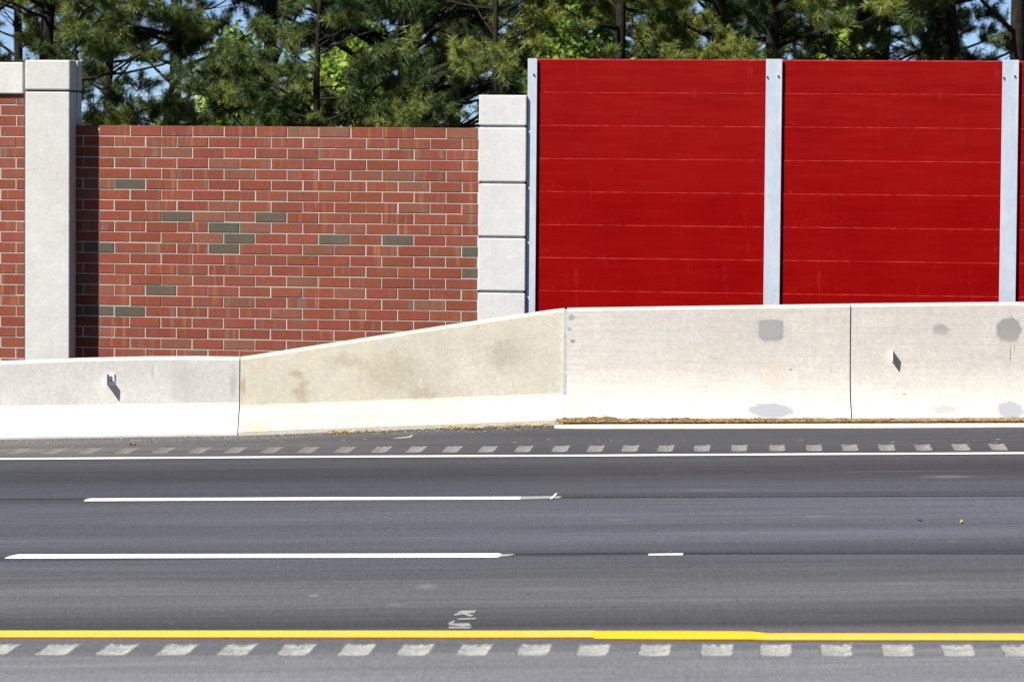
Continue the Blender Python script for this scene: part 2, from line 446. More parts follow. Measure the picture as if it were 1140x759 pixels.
# ------------------------------------------------------------------ barriers
def base_pt(px, py): return G(px, py, dzp(px))
def barrier(name, label, stations, m, brk=(0.26, 0.16), setb=0.25, group='concrete road barriers', rounded=False, lip=0.06):
    """stations: (px, base row, top row)"""
    P = []
    for px, by, ty in stations:
        b = base_pt(px, by)
        q = AtY(px, ty, b.y + setb)
        P.append((b, q.z - b.z))
    o0 = P[0][0].copy()
    rings = []
    for b, h in P:
        bz, bo = brk
        if rounded:
            a_ = (bo * .42, lip + (bz - lip) * .42); c_ = (bo + (setb - bo) * .4, bz + (h - bz) * .34)
            prof = [(0, -0.15), (0, lip)]
            for q_ in range(9):
                t_ = q_ / 8
                prof.append(tuple((1 - t_) ** 2 * a_[k] + 2 * t_ * (1 - t_) * (bo, bz)[k] + t_ * t_ * c_[k] for k in (0, 1)))
        else:
            prof = [(0, -0.15), (0, lip), (bo * .985, bz - .004), (bo + .003, bz + .012)]
        prof += [(setb - .014, h - .022), (setb - .004, h - .006), (setb + .016, h), (setb + .19, h), (setb + .205, h - .015), (setb + .24, -0.15)]
        rings.append([b - o0 + Vector((0, d, z)) for d, z in prof])
    g = MB(); g.loft(rings)
    root = empty(name, o0)
    tag(root, label, 'barrier', group)
    o = g.build('body', m, root, smooth=rounded)
    if rounded: o.data.set_sharp_from_angle(angle=R(16))
    return root, o0, P

def loc_on(o0, px, py, dy):                  # barrier-local x,z of a photo pixel on its upper face
    p = AtY(px, py, dy); return p.x - o0.x, p.z - o0.z

ext = lambda a, b, px: None
lin = lambda x, a, b, c, d: b + (d - b) * (x - a) / (c - a)
low_st = [(x, lin(x, 0, 488.6, 264, 484.6), ty) for x, ty in ((-420, 405.5), (-200, 404.4), (0, 402.3), (83, 399.2), (160, 397.4), (215, 397.2), (264, 397.8))]
tr_st = [(x, lin(x, 265, 484.6, 628, 471.0), ty) for x, ty in ((265.2, 397.6), (272, 396.8), (280, 395.6), (290, 394.2), (305, 391.8), (360, 383.3), (430, 372.6), (500, 361.8), (570, 351.6), (600, 347.2), (617, 344.8), (628, 343.6))]
ta_st = [(631.2, 471.6, 343.2), (700, 471.8, 342.2), (790, 471.6, 340.9), (947.5, 471.0, 338.6)]
tb_st = [(948.9, 471.0, 338.5), (1050, 470.6, 337.4), (1140, 470.0, 336.6), (1300, 469.2, 335.2), (1560, 468, 333)]
def pos0(st): return base_pt(st[0][0], st[0][1])
def S(st, px, py, rxp, rzp, colr, amt, **kw):
    o0 = pos0(st); b = base_pt(px, st[len(st)//2][1])
    x, z = loc_on(o0, px, py, b.y + (0.23 if py < 445 else 0.13 if py < 464 else 0.02))
    k = 126.0
    return (x, z, rxp / k, rzp / k, tuple(q * .80 for q in colr), amt, kw)
GREY = (.30, .30, .30)
m_low = concrete('concrete_low_barrier', (0.589, 0.573, 0.542), (0.447, 0.436, 0.415), None, 0, 0.8, 0.8, 1.0,
    spots=[S(low_st, 168, 415, 1.3, 11, (.25, .25, .24), .35, wob=.6), S(low_st, 200, 425, 26, 34, (.43, .42, .37), .35, wob=.7, edge=.8), S(low_st, 257, 428, 5, 22, (.38, .37, .35), .5, wob=.8, edge=.7),
           S(low_st, 175, 455, 120, 5, (.52, .42, .25), .22, wob=.8, edge=.9)])
m_tr = concrete('concrete_transition_barrier', (0.556, 0.529, 0.451), (0.440, 0.415, 0.341), (0.482, 0.404, 0.273), 0.55, 0.85, 0.7, 4.0,
    spots=[S(tr_st, 276, 424, 5, 18, (.40, .26, .11), .6, wob=.8, edge=.8), S(tr_st, 333, 412, 12, 6, (.32, .25, .17), .5, wob=.9, edge=.8), S(tr_st, 440, 415, 48, 34, (.38, .33, .23), .5, wob=.8, edge=.9),
           S(tr_st, 338, 432, 14, 22, (.33, .27, .17), .55, wob=.9, edge=.9), S(tr_st, 290, 470, 26, 10, (.62, .45, .2), .40, wob=.8, edge=.9), S(tr_st, 400, 462, 120, 8, (.62, .50, .30), .3, wob=.8, edge=.9), S(tr_st, 470, 440, 26, 14, (.34, .29, .20), .5, wob=.9, edge=.9), S(tr_st, 385, 400, 30, 12, (.36, .31, .22), .45, wob=.9, edge=.9), S(tr_st, 560, 398, 34, 26, (.34, .31, .25), .45, wob=.8, edge=.9)])
m_ta = concrete('concrete_tall_barrier_a', (0.497, 0.474, 0.445), (0.404, 0.390, 0.369), (0.474, 0.404, 0.322), 0.40, 0.8, 0.6, 7.0, lines=0.6,
    spots=[S(ta_st, 858.5, 367, 14.5, 12, (.25, .25, .255), .92, wob=.26, edge=.12, power=6.0), S(ta_st, 856, 367, 26, 19, (.34, .34, .33), .6, wob=.8, edge=.7), S(ta_st, 858, 456, 30, 9, (.24, .265, .31), .85, wob=.35, edge=.3), S(ta_st, 862, 412, 16, 30, (.53, .45, .35), .3, wob=.7, edge=.9),
           S(ta_st, 700, 400, 70, 40, (.49, .475, .445), .3, wob=.8, edge=.9), S(ta_st, 636, 353, 4, 4, (.2, .2, .2), .6, wob=.7), S(ta_st, 634, 366, 3, 3, (.2, .2, .2), .6, wob=.7), S(ta_st, 637.5, 379, 3.5, 2.5, (.15, .14, .13), .7, wob=.7),
           S(ta_st, 880, 411, 2, 1.6, (.24, .24, .24), .8, wob=.4), S(ta_st, 790, 470, 190, 6, (.42, .27, .11), .55, wob=.7, edge=.8), S(ta_st, 640, 448, 10, 18, (.55, .38, .2), .3, wob=.9, edge=.9)])
m_tb = concrete('concrete_tall_barrier_b', (0.497, 0.474, 0.445), (0.404, 0.390, 0.369), (0.474, 0.404, 0.322), 0.35, 0.8, 0.6, 12.0, lines=0.55,
    spots=[S(tb_st, 1046, 366, 12, 8, (.25, .25, .25), .7, wob=.35, edge=.5), S(tb_st, 1049, 372, 20, 8, (.45, .44, .42), .35, wob=.5, edge=.8), S(tb_st, 1123, 366, 15.5, 15, (.25, .25, .255), .9, wob=.3, edge=.2), S(tb_st, 1122, 374, 15, 11, (.32, .30, .28), .6, wob=.5, edge=.5), S(tb_st, 1118, 392, 11, 18, (.47, .45, .42), .4, wob=.8, edge=.8),
           S(tb_st, 1124.5, 393, 0.8, 13, (.16, .15, .14), .7, wob=.25, edge=.5), S(tb_st, 1129, 387, 0.7, 6, (.2, .19, .18), .6, wob=.25, edge=.5), S(tb_st, 1123, 455, 18, 11, (.26, .28, .32), .85, wob=.4, edge=.35), S(tb_st, 1048, 454, 22, 6, (.28, .29, .32), .6, wob=.5, edge=.5), S(tb_st, 1100, 470, 220, 5, (.42, .28, .12), .5, wob=.7, edge=.8), S(tb_st, 1005, 437, 2, 1.2, (.25, .22, .2), .8, wob=.4)])
b_low, o_low, P_low = barrier('road_barrier', 'low grey concrete barrier standing before the brick wall, small bracket on its face', low_st, m_low, (0.27, 0.215), 0.25, lip=.018)
b_tr, o_tr, P_tr = barrier('road_barrier', 'tan stained concrete barrier with a sloping top rising between low and tall barriers', tr_st, m_tr, (0.245, 0.20), 0.245, lip=.035)
b_ta, o_ta, P_ta = barrier('road_barrier', 'tall pale concrete barrier with one square grey patch, in front of red panels', ta_st, m_ta, (0.26, 0.195), 0.24, rounded=True, lip=.05)
b_tb, o_tb, P_tb = barrier('road_barrier', 'tall pale concrete barrier with small bracket and drip-stained round grey patch', tb_st, m_tb, (0.26, 0.195), 0.24, rounded=True, lip=.05)
# caulk in the joint
t = NT('joint_caulk'); n = t.noise(t.coord((1, 1, 1)), 25, 4)
M_CAULK = t.fin(t.mix(t.rng(n, .3, .7), (.36, .39, .42), (.26, .28, .30)), .8)
t = NT('joint_filler_dark'); M_FILL = t.fin((.07, .06, .05), .9)
def joint(parent, o0, st, wid, m, px, setb, brk, dx=0.0):
    b = base_pt(px, st[1]); q = AtY(px, st[2], b.y + setb); h = q.z - b.z
    bz, bo = brk
    prof = [(-.0, 0), (-.0, .055), (bo * .97, bz), (setb, h - .012), (setb + .04, h - .004), (setb + .2, 0)]
    rings = []
    random.seed(3)
    for x in (-wid / 2, wid / 2):
        rings.append([b - o0 + Vector((dx + x, d + (-.004 if m is M_CAULK else .035), z - (0 if m is M_CAULK else .02))) for d, z in prof])
    g = MB(); g.loft(rings); return g.build('joint_seal', m, parent)
joint(b_ta, o_ta, (0, 471.4, 343.6), 0.046, M_CAULK, 630.0, .245, (.245, .195))
joint(b_tb, o_tb, (0, 471.2, 338.6), 0.022, M_FILL, 948.1, .26, (.26, .20))
joint(b_tr, o_tr, (0, 484.7, 398.0), 0.016, M_FILL, 264.6, .26, (.26, .20))

# reflector brackets
t = NT('bracket_metal'); n = t.noise(t.coord((1, 1, 1)), 60, 3)
M_BRK = t.fin(t.mix(n, (.62, .63, .65), (.8, .8, .8)), .5, .25)
t = NT('bolt_steel'); M_BOLT = t.fin((.13, .13, .14), .5, .6)
def bracket(parent, o0, px, py, base_row):
    b = base_pt(px, base_row)
    Y = b.y + 0.232
    p = AtY(px, py, Y) - o0
    # find the barrier face depth at this height: upper face leans from break to the top
    g = MB()
    hgt, wd = .052, .060
    face = p.y - 0.012
    g.box(p.x, p.x + wd, face, face + .05, p.z - hgt, p.z + hgt)
    o = g.build('reflector_bracket', M_BRK, parent, .003)
    o['label'] = 'small metal bracket with a projecting reflector plate'
    g = MB(); g.box(p.x - .005, p.x - .0005, face - .082, face + .048, p.z - hgt, p.z + hgt); g.build('reflector_plate', M_BRK, o)
    for dz in (-.012, .022):
        g = MB(); g.tube([(p.x + .03, face - .008, p.z + dz), (p.x + .03, face + .002, p.z + dz)], [.007, .007], 8); g.build('screw', M_BOLT, o)
bracket(b_low, o_low, 120.2, 421.5, lin(120, 0, 488.6, 264, 484.6))
bracket(b_tb, o_tb, 993.0, 395.0, 470.8)

# gutter ledge at the foot of the tall barriers
t = NT('gutter_concrete'); n = t.noise(t.coord((2, 6, 2)), 3, 5, .7); n2 = t.noise(t.coord((1, 3, 1)), 30, 3)
M_GUT = t.fin(t.mix(t.rng(n2, .4, .75, 0, .5), t.mix(t.rng(n, .4, .7), (.47, .45, .41), (.36, .33, .28)), (.26, .24, .21)), .9)
g = MB(); rings = []
gst = [(617, 476.0, 475.2), (625, 476.6, 474.6), (660, 476.8, 472.6), (760, 476.8, 472.2), (948, 476.2, 471.6), (1140, 475.0, 470.6), (1560, 473, 468.6)]
for px, fr, bk in gst:
    a = G(px, fr, RISE - .012); b = G(px, bk, RISE - .012) + Vector((0, .25 if px > 640 else .02, 0)); hh = .022
    rings.append([a, a + Vector((0, .012, hh)), b + Vector((0, 0, hh)), b])
g.loft(rings); tag(g.build('gutter', M_GUT), kind='structure')

# ------------------------------------------------------------------ scattered debris (stuff)
t = NT('pine_straw_brown'); a = t.attr('tint')
M_STRAW = t.fin(t.mix(a['Fac'], (.55, .40, .20), (.27, .17, .07)), .85)
t = NT('gravel_mix'); a = t.attr('tint')
M_GRAV = t.fin(t.mix(a['Fac'], (.20, .18, .15), (.06, .057, .055)), .9)
def stuff_mesh(name, m, tris, tint):
    V = np.array(tris, dtype=np.float32).reshape(-1, 3); n = len(V) // 3
    me = bpy.data.meshes.new(name); me.from_pydata(V.tolist(), [], [(3*i, 3*i+1, 3*i+2) for i in range(n)])
    me.materials.append(m)
    at = me.attributes.new('tint', 'FLOAT', 'POINT'); at.data.foreach_set('value', np.repeat(np.array(tint, dtype=np.float32), 3))
    o = bpy.data.objects.new(name, me); COL.objects.link(o); return o
rnd = random.Random(11)
tris, tint = [], []
def needle(p, ln, wd, up=.25):
    a = rnd.uniform(0, 2 * math.pi); d = Vector((math.cos(a), math.sin(a) * .8, rnd.uniform(-.1, up))); d.normalize()
    s = Vector((-d.y, d.x, rnd.uniform(-.6, .6))).normalized() * wd
    q = p + d * ln
    tris.extend([p - s, p + s, q]); tint.append(rnd.random())
for i in range(24000):
    px = 622 + (1180 - 622) * rnd.random() ** 1.2
    hgt = np.interp(px, [620, 650, 780, 930, 970, 1140, 1200], [.025, .05, .046, .036, .024, .018, .018]) * (.72 + .16 * math.sin(px * .11) * math.cos(px * .031 + 1) + .14 * math.sin(px * .37 + 3 * math.sin(px * .05)))
    hgt = max(hgt, .012); u = rnd.random() ** 1.3
    b = base_pt(px, 471.6 - (px - 640) * .003)
    p = b + Vector((rnd.uniform(-.03, .03), -0.14 + .16 * u, .028 + hgt * u))
    needle(p, rnd.uniform(.015, .05), .0035, .12)
for (cx, cy, sx, sy, k) in ((378, 481.6, 16, 1.2, 340), (508, 476.6, 22, 1.2, 260), (530, 477.2, 10, 1, 100), (600, 473.8, 40, 1, 200), (420, 480.2, 40, 1, 120), (560, 475.4, 30, 1, 160)):
    for i in range(k):
        p = GSH(rnd.gauss(cx, sx / 2), rnd.gauss(cy, sy / 2)) + Vector((0, 0, rnd.uniform(.004, .02))); needle(p, rnd.uniform(.02, .06), .004)
for i in range(450):
    p = GSH(rnd.uniform(0, 1140), rnd.uniform(478, 493)) + Vector((0, 0, .006))
    if rnd.random() < .5: needle(p, rnd.uniform(.02, .07), .0025, .1)
tag(stuff_mesh('pine_straw', M_STRAW, tris, tint), 'fallen brown pine straw heaped along the foot of the tall barriers', 'pine straw', None, 'stuff')
tris, tint = [], []
def stone(p, r):
    c = [p + Vector((math.cos(a) * r * rnd.uniform(.7, 1.3), math.sin(a) * r * rnd.uniform(.7, 1.3), 0)) for a in (0, 1.3, 2.5, 3.8, 5.1)]
    top = p + Vector((rnd.uniform(-.3, .3) * r, rnd.uniform(-.3, .3) * r, r * rnd.uniform(.7, 1.2)))
    k = rnd.random()
    for i in range(5): tris.extend([c[i], c[(i+1) % 5], top]); tint.append(k)
for i in range(1500):
    px = rnd.uniform(-40, 620)
    base = np.interp(px, [0, 265, 628], [488.6, 484.6, 471.0])
    d = abs(rnd.gauss(0, 2.6 if px > 100 else 3.4))
    p = GSH(px, base + .3 + d); stone(p, rnd.uniform(.003, .010) * (1.0 if rnd.random() < .96 else 1.9))
tag(stuff_mesh('gravel', M_GRAV, tris, tint), 'loose gravel and grit along the foot of the low and sloping barriers', 'gravel', None, 'stuff')
# single brown leaf on the shoulder, and the yellow scrap on the lane
t = NT('dead_leaf'); n = t.noise(t.coord((1, 1, 1)), 60, 3); M_LEAF = t.fin(t.mix(n, (.30, .13, .05), (.13, .06, .03)), .8)
t = NT('yellow_scrap_paint'); M_SCR = t.fin((.75, .50, .04), .7)
def scrap(name, px, py, m, label, cat, sx, sy, hz):
    g = MB(); n = 9; ring0, ring1 = [], []
    for k in range(n):
        a = 2 * math.pi * k / n; r = 0.7 + .3 * math.sin(3 * a + px)
        ring0.append(Vector((math.cos(a) * sx * r, math.sin(a) * sy * r, .004 + .3 * hz * (1 + math.sin(2 * a)))))
        ring1.append(ring0[-1] + Vector((0, 0, .5 * hz)))
    g.loft([ring0, ring1]); o = g.build(name, m); o.location = G(px, py); tag(o, label, cat); return o
scrap('fallen_leaf', 147, 495.2, M_LEAF, 'curled brown dead leaf lying on the shoulder below the low barrier', 'leaf', .036, .05, .02)
scrap('rubber_scrap', 1023, 579.2, M_BOLT, 'tiny black rubber scrap lying on the middle lane', 'debris', .02, .05, .015)
scrap('paint_scrap', 1070, 582.5, M_SCR, 'tiny yellow paint scrap lying upright on the middle lane', 'debris', .010, .03, .022)

# ------------------------------------------------------------------ brick walls
t = NT('brick_clay')
ba = t.attr('brick_colour'); co = t.tc.outputs['Object']
n1 = t.noise(t.coord((1, 1, 1)), 24, 5, .7); n2 = t.noise(t.coord((17, 1, 1.6)), 1.0, 2, .5); n3 = t.noise(t.coord((1, 1, 1)), 2.2, 4)
n4 = t.noise(t.coord((15, 1, 1.5), (5, 0, 3)), 1.0, 2, .5)
col = t.mix(t.rng(n1, .32, .66, 0, .62), ba['Color'], t.mix(0.6, ba['Color'], (.06, .03, .025)))
fl = ba['Alpha']
col = t.mix(t.math('MULTIPLY', t.rng(n2, .56, .66, 0, .8), fl), col, (.25, .105, .050))
col = t.mix(t.math('MULTIPLY', t.rng(n4, .56, .66, 0, .85), fl), col, (.125, .09, .065))
n5 = t.noise(t.coord((1, 1, 1), (3, 3, 3)), 90, 2)
col = t.mix(t.rng(n5, .60, .72, 0, .5), col, (.05, .03, .03))
col = t.mix(t.rng(n3, .5, .8, 0, .08), col, (.40, .26, .20))
t.bump(n1, .5, .004)
M_BRICK = t.fin(col, .85, 0, .25)
t = NT('mortar'); n = t.noise(t.coord((1, 1, 1)), 40, 4); n2 = t.noise(t.coord((1, 1, 1)), 2, 4)
M_MORT = t.fin(t.mix(t.rng(n2, .35, .7, 0, .6), t.mix(t.rng(n, .3, .7, 0, .6), (.40, .385, .36), (.30, .285, .265)), (.31, .29, .27)), .92)

PB = 0.3052                                   # brick pitch
def brick_wall(s0, s1, ztop, pitch_z, x_ref, greys, label, yoff=0.0, seed=1, zbot=-0.35, thick=.20):
    rr = random.Random(seed)
    root = empty('brick_wall', WW(s0, yoff, 0), -TH); tag(root, label, 'wall', 'brick wall panels')
    L_ = s1 - s0; J = .0049; dep = .0055
    g = MB(); g.box(0, L_, dep, thick, zbot, ztop - .004); g.build('mortar_backing', M_MORT, root)
    v, f, c = [], [], []
    nc = int((ztop - zbot) / pitch_z) + 1
    for r in range(nc):
        z1 = ztop - r * pitch_z; z0 = z1 - pitch_z
        off = 0 if r % 2 == 0 else PB / 2
        k = math.floor((0 - (x_ref - s0) - off) / PB)
        while True:
            a = x_ref - s0 + off + k * PB; b = a + PB
            if a > L_: break
            jx = rr.gauss(0, .0016)
            aa, bb = max(a + J + jx, 0.001), min(b - J + jx, L_ - .001)
            key = (r, k)
            kk = k; k += 1
            if bb - aa < .02: continue
            jz = rr.gauss(0, .0007); pr = rr.uniform(-.002, .002)
            zl, zh = z0 + J + jz, z1 - J + jz
            if r == 0: zh = z1
            e = .0035; i = len(v)
            v += [(aa, dep + .002, zl), (bb, dep + .002, zl), (bb, dep + .002, zh), (aa, dep + .002, zh),
                  (aa, e + pr, zl), (bb, e + pr, zl), (bb, e + pr, zh), (aa, e + pr, zh),
                  (aa + e, pr, zl + e), (bb - e, pr, zl + e), (bb - e, pr, zh - e), (aa + e, pr, zh - e)]
            f += [(i+8, i+9, i+10, i+11)]
            for q in range(4):
                w_ = (q + 1) % 4
                f += [(i+q, i+w_, i+4+w_, i+4+q), (i+4+q, i+4+w_, i+8+w_, i+8+q)]
            base = np.array((.190, .045, .022)); h = rr.random()
            if (r, kk) in greys: cc = (.078 * rr.uniform(.85, 1.1), .070, .050, 0)
            else:
                m_ = rr.uniform(.9, 1.12)
                cc = base * m_ * np.array((1, rr.uniform(.92, 1.12), rr.uniform(.9, 1.12)))
                fl_ = rr.random(); fl_ = 0 if fl_ < .35 else ((fl_ - .35) / .65) ** .5
                if h < .10: cc = cc * .8 + np.array((.03, .03, .02))
                cc = (*cc, fl_)
            c += [cc] * 12
    me = bpy.data.meshes.new('brickwork'); me.from_pydata(v, [], f); me.materials.append(M_BRICK)
    at = me.attributes.new('brick_colour', 'FLOAT_COLOR', 'POINT')
    at.data.foreach_set('color', np.array(c, dtype=np.float32).ravel())
    o = bpy.data.objects.new('brickwork', me); COL.objects.link(o); o.parent = root
    return root
s_l, _ = WP(82.0, 250); s_r, _ = WP(533, 250)
ztop = WP(300, 140.6)[1]
zlow = WP(430, 332.4)[1]                      # a bed joint 16 courses lower
pz = (ztop - zlow) / 16.0
# check course pitch from photo: bed joints seen at rows 199 .. 369 in the right half
xr = WP(144.7, 145)[0]
grey_px = [(144,205),(198,241),(305,242),(250,254),(268,266),(250,279),(378,267),(450,268),(110,277),(179,325),(143,349),(112,349),(527,281),(528,304),(86,325),(86,349)]
greys = set()
for px, py in grey_px:
    s, z = WP(px, py); r = int((ztop - z) / pz); off = 0 if r % 2 == 0 else PB / 2
    greys.add((r, math.floor((s - xr - off) / PB)))
brick_wall(s_l, s_r, ztop, pz, xr, greys, 'red brick noise wall with scattered dark grey bricks between the two pale concrete posts', 0.0, 5)
# left brick bay with coping
sL1 = WP(27.0, 250, 0)[0]; sL0 = sL1 - 2.6
zc0 = WP(12, 104.5)[1]; zc1 = WP(12, 69.2)[1]
bw2 = brick_wall(sL0, sL1, zc0, pz, xr - PB * 9 + .10, {(0, 7), (7, 8), (10, 7), (12, 8)}, 'red brick wall section at far left with a pale concrete coping on top', 0.0, 9)
M_POST = concrete('concrete_column_pale', (0.497, 0.501, 0.485), (0.434, 0.437, 0.428), (0.430, 0.391, 0.334), 0.40, 0.75, 0.8, 20.0, lines=0.2, grain=.4)
M_POST2 = concrete('concrete_quoin_pale', (0.524, 0.528, 0.534), (0.442, 0.449, 0.446), (0.442, 0.413, 0.370), 0.25, 0.7, 0.45, 26.0, lines=0.2, grain=.4)
g = MB(); g.box(0, 2.6 - .004, -.035, .235, zc0 + .003, zc1); g.build('coping', M_POST, bw2, .012, seg=2)

# pillar
P_ = 0.25
sa, _ = WP(27.6, 250, -P_); sb, _ = WP(77.6, 250, -P_)
zt = WP(52, 66.6, -P_)[1]; zj = WP(52, 100.6, -P_)[1]
root = empty('wall_column', WW(sa, 0, 0), -TH); tag(root, 'smooth pale concrete column with a cap block standing left of the brick wall', 'column', 'concrete wall columns')
wd = sb - sa
def column_ring(z, x0, x1):
    # plan outline with a rebate along the right side, as the photo shows
    return [(x0, -P_, z), (x1, -P_, z), (x1, -.010, z), (x1 - .03, -.008, z), (x1 - .03, .05, z), (x1, .052, z), (x1, .20, z), (x0, .20, z)]
g = MB(); g.loft([column_ring(-.5, .004, wd - .004), column_ring(zj - .012, .004, wd - .004)]); g.build('shaft', M_POST, root, .010, seg=2)
g = MB(); g.loft([column_ring(zj + .006, 0, wd), column_ring(zt, 0, wd)]); g.build('cap', M_POST, root, .014, seg=2)
g = MB(); g.box(.02, wd - .04, -P_ + .02, .19, zj - .02, zj + .01); g.build('joint_bed', M_FILL, root)

# quoin column
Q_ = 0.07
sa, _ = WP(532.2, 250, -Q_); sb, _ = WP(585.2, 250, -Q_); wd = sb - sa
root = empty('wall_column', WW(sa, 0, 0), -TH); tag(root, 'pale concrete column of stacked grooved blocks between brick wall and red panels', 'column', 'concrete wall columns')
rows = [105.6, 140.6, 203.2, 263.8, 324.6, 385.5]
zs = [WP(558, y, -Q_)[1] for y in rows]; zs.append(-.4)
for i in range(len(zs) - 1):
    g = MB(); g.box(0, wd, -Q_, .26, zs[i+1] + (.010 if i < len(zs) - 2 else 0), zs[i] - (.0 if i == 0 else .010)); g.build('block', M_POST2, root, .011, seg=2)
g = MB(); g.box(.022, wd - .022, -Q_ + .03, .24, -.4, zs[0] - .05); g.build('joint_bed', M_POST2, root)

# ------------------------------------------------------------------ steel posts and red panels
t = NT('galvanised_steel')
v = t.n('ShaderNodeTexVoronoi'); v.inputs['Scale'].default_value = 1; t.l(t.coord((26, 26, 14)), v.inputs['Vector'])
n = t.noise(t.coord((1, 1, .3)), 6, 4); n2 = t.noise(t.coord((40, 10, .8)), 1, 3)
lum = t.rng(v.outputs['Color'], 0.1, .9) if False else t.rng(n, .3, .7)
col = t.mix(lum, (.37, .43, .52), (.45, .50, .56))
col = t.mix(t.rng(n2, .5, .75, 0, .35), col, (.27, .31, .36))
sepc = t.n('ShaderNodeSeparateColor'); t.l(v.outputs['Color'], sepc.inputs[0])
col = t.mix(t.rng(sepc.outputs[0], .2, 1, 0, .18), col, (.50, .53, .56))
M_STEEL = t.fin(col, t.rng(sepc.outputs[1], 0, 1, .42, .58), .25, .5)
ZTOP_RED = WP(598, 65.2)[1]; PIT_RED = (ZTOP_RED - WP(598, 322.6)[1]) / 7
t = NT('red_panel_paint')
oi = t.n('ShaderNodeObjectInfo')
n1 = t.noise(t.coord((.8, 1, 2)), 1.2, 5, .6); n2 = t.noise(t.coord((1.5, 1, 16)), 1.0, 4, .7); n3 = t.noise(t.coord((5, 1, .9), (2, 0, 5)), 2, 5, .75)
n4 = t.noise(t.coord((1, 1, 1)), 42, 4, .8); n5 = t.noise(t.coord((1, 1, 1), (7, 0, 1)), 2.3, 4)
col = t.mix(t.rng(n1, .35, .7), (.168, .0002, .0002), (.205, .001, .0008))
col = t.mix(t.rng(n2, .45, .75, 0, .5), col, (.22, .0035, .004))
col = t.mix(t.math('MULTIPLY', t.math('MULTIPLY', t.rng(n4, .57, .72, 0, .8), t.rng(n5, .50, .66)), t.rng(t.math('FRACT', t.math('DIVIDE', t.math('SUBTRACT', ZTOP_RED, t.sep(t.tc.outputs['Object'])[2]), PIT_RED)), .45, .98, .06, 1)), col, (.30, .05, .042))
col = t.mix(t.rng(n3, .60, .78, 0, .5), col, (.27, .03, .028))
col = t.mix(t.rng(oi.outputs['Random'], 0, 1, 0, .12), col, (.19, .004, .004))
col = t.mix(t.attr('ledge')['Fac'], col, (.40, .10, .085))  # paler tint paints in the sun catching each plank's top edge
hz = t.math('MULTIPLY', t.rng(t.sep(t.tc.outputs['Object'])[2], 1.9, 3.1, 0, .32), t.rng(n2, .35, .65, .25, 1))  # soft sheen of the upper planks, put into the colour as streaky paler red
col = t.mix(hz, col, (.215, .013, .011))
t.bump(n2, .12, .004)
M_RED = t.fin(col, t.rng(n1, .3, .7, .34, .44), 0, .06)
PO = 0.030                                    # flange stands this far in front of the panels
def steel_post(pxl, pxr, rowtop, label, bolts, top_row=65.5):
    a, _ = WP(pxl, 200, -PO); b, _ = WP(pxr, 200, -PO); z = WP((pxl + pxr) / 2, rowtop, -PO)[1]
    w_ = b - a
    root = empty('steel_post', WW(a, 0, 0), -TH); tag(root, label, 'post', 'galvanised steel posts')
    g = MB(); g.box(0, w_, -PO, -PO + .011, -.4, z); g.build('front_flange', M_STEEL, root, .002)
    g = MB(); g.box(w_ / 2 - .005, w_ / 2 + .005, -PO + .0125, .118, -.4, z - .002); g.build('web', M_STEEL, root)
    g = MB(); g.box(.001, w_ - .001, .120, .131, -.4, z - .001); g.build('rear_flange', M_STEEL, root)
    for px, py in bolts:
        s, bz = WP(px, py, -PO); x = s - a
        g = MB(); g.tube([(x, -PO - .009, bz), (x, -PO + .001, bz)], [.010, .010], 6)
        g.tube([(x, -PO - .016, bz), (x, -PO - .009, bz)], [.006, .006], 8)
        g.build('bolt', M_BOLT, root)
    return a, b, z
p1 = steel_post(586.6, 597.0, 65.0, 'slim galvanised steel post beside the grooved concrete column, at red panels\' left edge', [(594.3, 83)])
p2 = steel_post(851.4, 869.4, 65.6, 'galvanised steel post dividing the two full red panels, small bolts near top', [(854.2, 85.5), (866.5, 84.5)])
p3 = steel_post(1114.2, 1132.6, 66.6, 'galvanised steel post at right between a full red panel and the cut-off one', [(1117.5, 86.5), (1129.8, 84.6)])
rows = [65.2, 102.3, 139.2, 175.8, 212.4, 249.6, 286.2, 322.6]
zl = [WP(598, y)[1] for y in rows]
pit = (zl[0] - zl[-1]) / (len(zl) - 1)
print('plank pitch', pit, 'course', pz, 'ztop', ztop, zl[0], 'heights', [round(h, 2) for _, h in P_low], [round(h, 2) for _, h in P_tr], [round(h, 2) for _, h in P_ta], [round(h, 2) for _, h in P_tb])
def red_bay(s0, s1, label, seed):
    rr = random.Random(seed)
    root = empty('noise_barrier_panel', WW(s0, 0, 0), -TH); tag(root, label, 'panel', 'red noise barrier panels')
    w_ = s1 - s0; z1 = zl[0]; k = 0
    while z1 > -.2:
        z0 = z1 - pit; g = MB(); j = rr.uniform(-.0006, .0006)
        prof = [(.0045, z0), (0, z1 - .0042), (.0032, z1 - .0006), (.10, z1 - .0006), (.10, z0)]
        if k == 0: prof[1] = (0, z1 - .009); prof[2] = (.006, z1)
        nseg = 40
        xs_ = [w_ * i / nseg for i in range(nseg + 1)]
        wv = [rr.gauss(0, .0005) for _ in xs_]
        g.loft([[(x, y + j, z + (wv[i] if n_ in (1,) else 0)) for n_, (y, z) in enumerate(prof)] for i, x in enumerate(xs_)])
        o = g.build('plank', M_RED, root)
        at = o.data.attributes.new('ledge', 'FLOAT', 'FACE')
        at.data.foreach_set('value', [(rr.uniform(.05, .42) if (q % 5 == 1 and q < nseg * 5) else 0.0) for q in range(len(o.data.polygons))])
        z1 = z0; k += 1
    return root
inset = .05
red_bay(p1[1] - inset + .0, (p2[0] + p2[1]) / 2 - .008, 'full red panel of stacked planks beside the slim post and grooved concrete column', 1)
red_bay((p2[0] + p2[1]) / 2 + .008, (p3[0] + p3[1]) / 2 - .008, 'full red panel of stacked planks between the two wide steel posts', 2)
red_bay((p3[0] + p3[1]) / 2 + .008, p3[1] + 2.2, 'narrow strip of red panel cut off at the photo\'s right edge', 3)

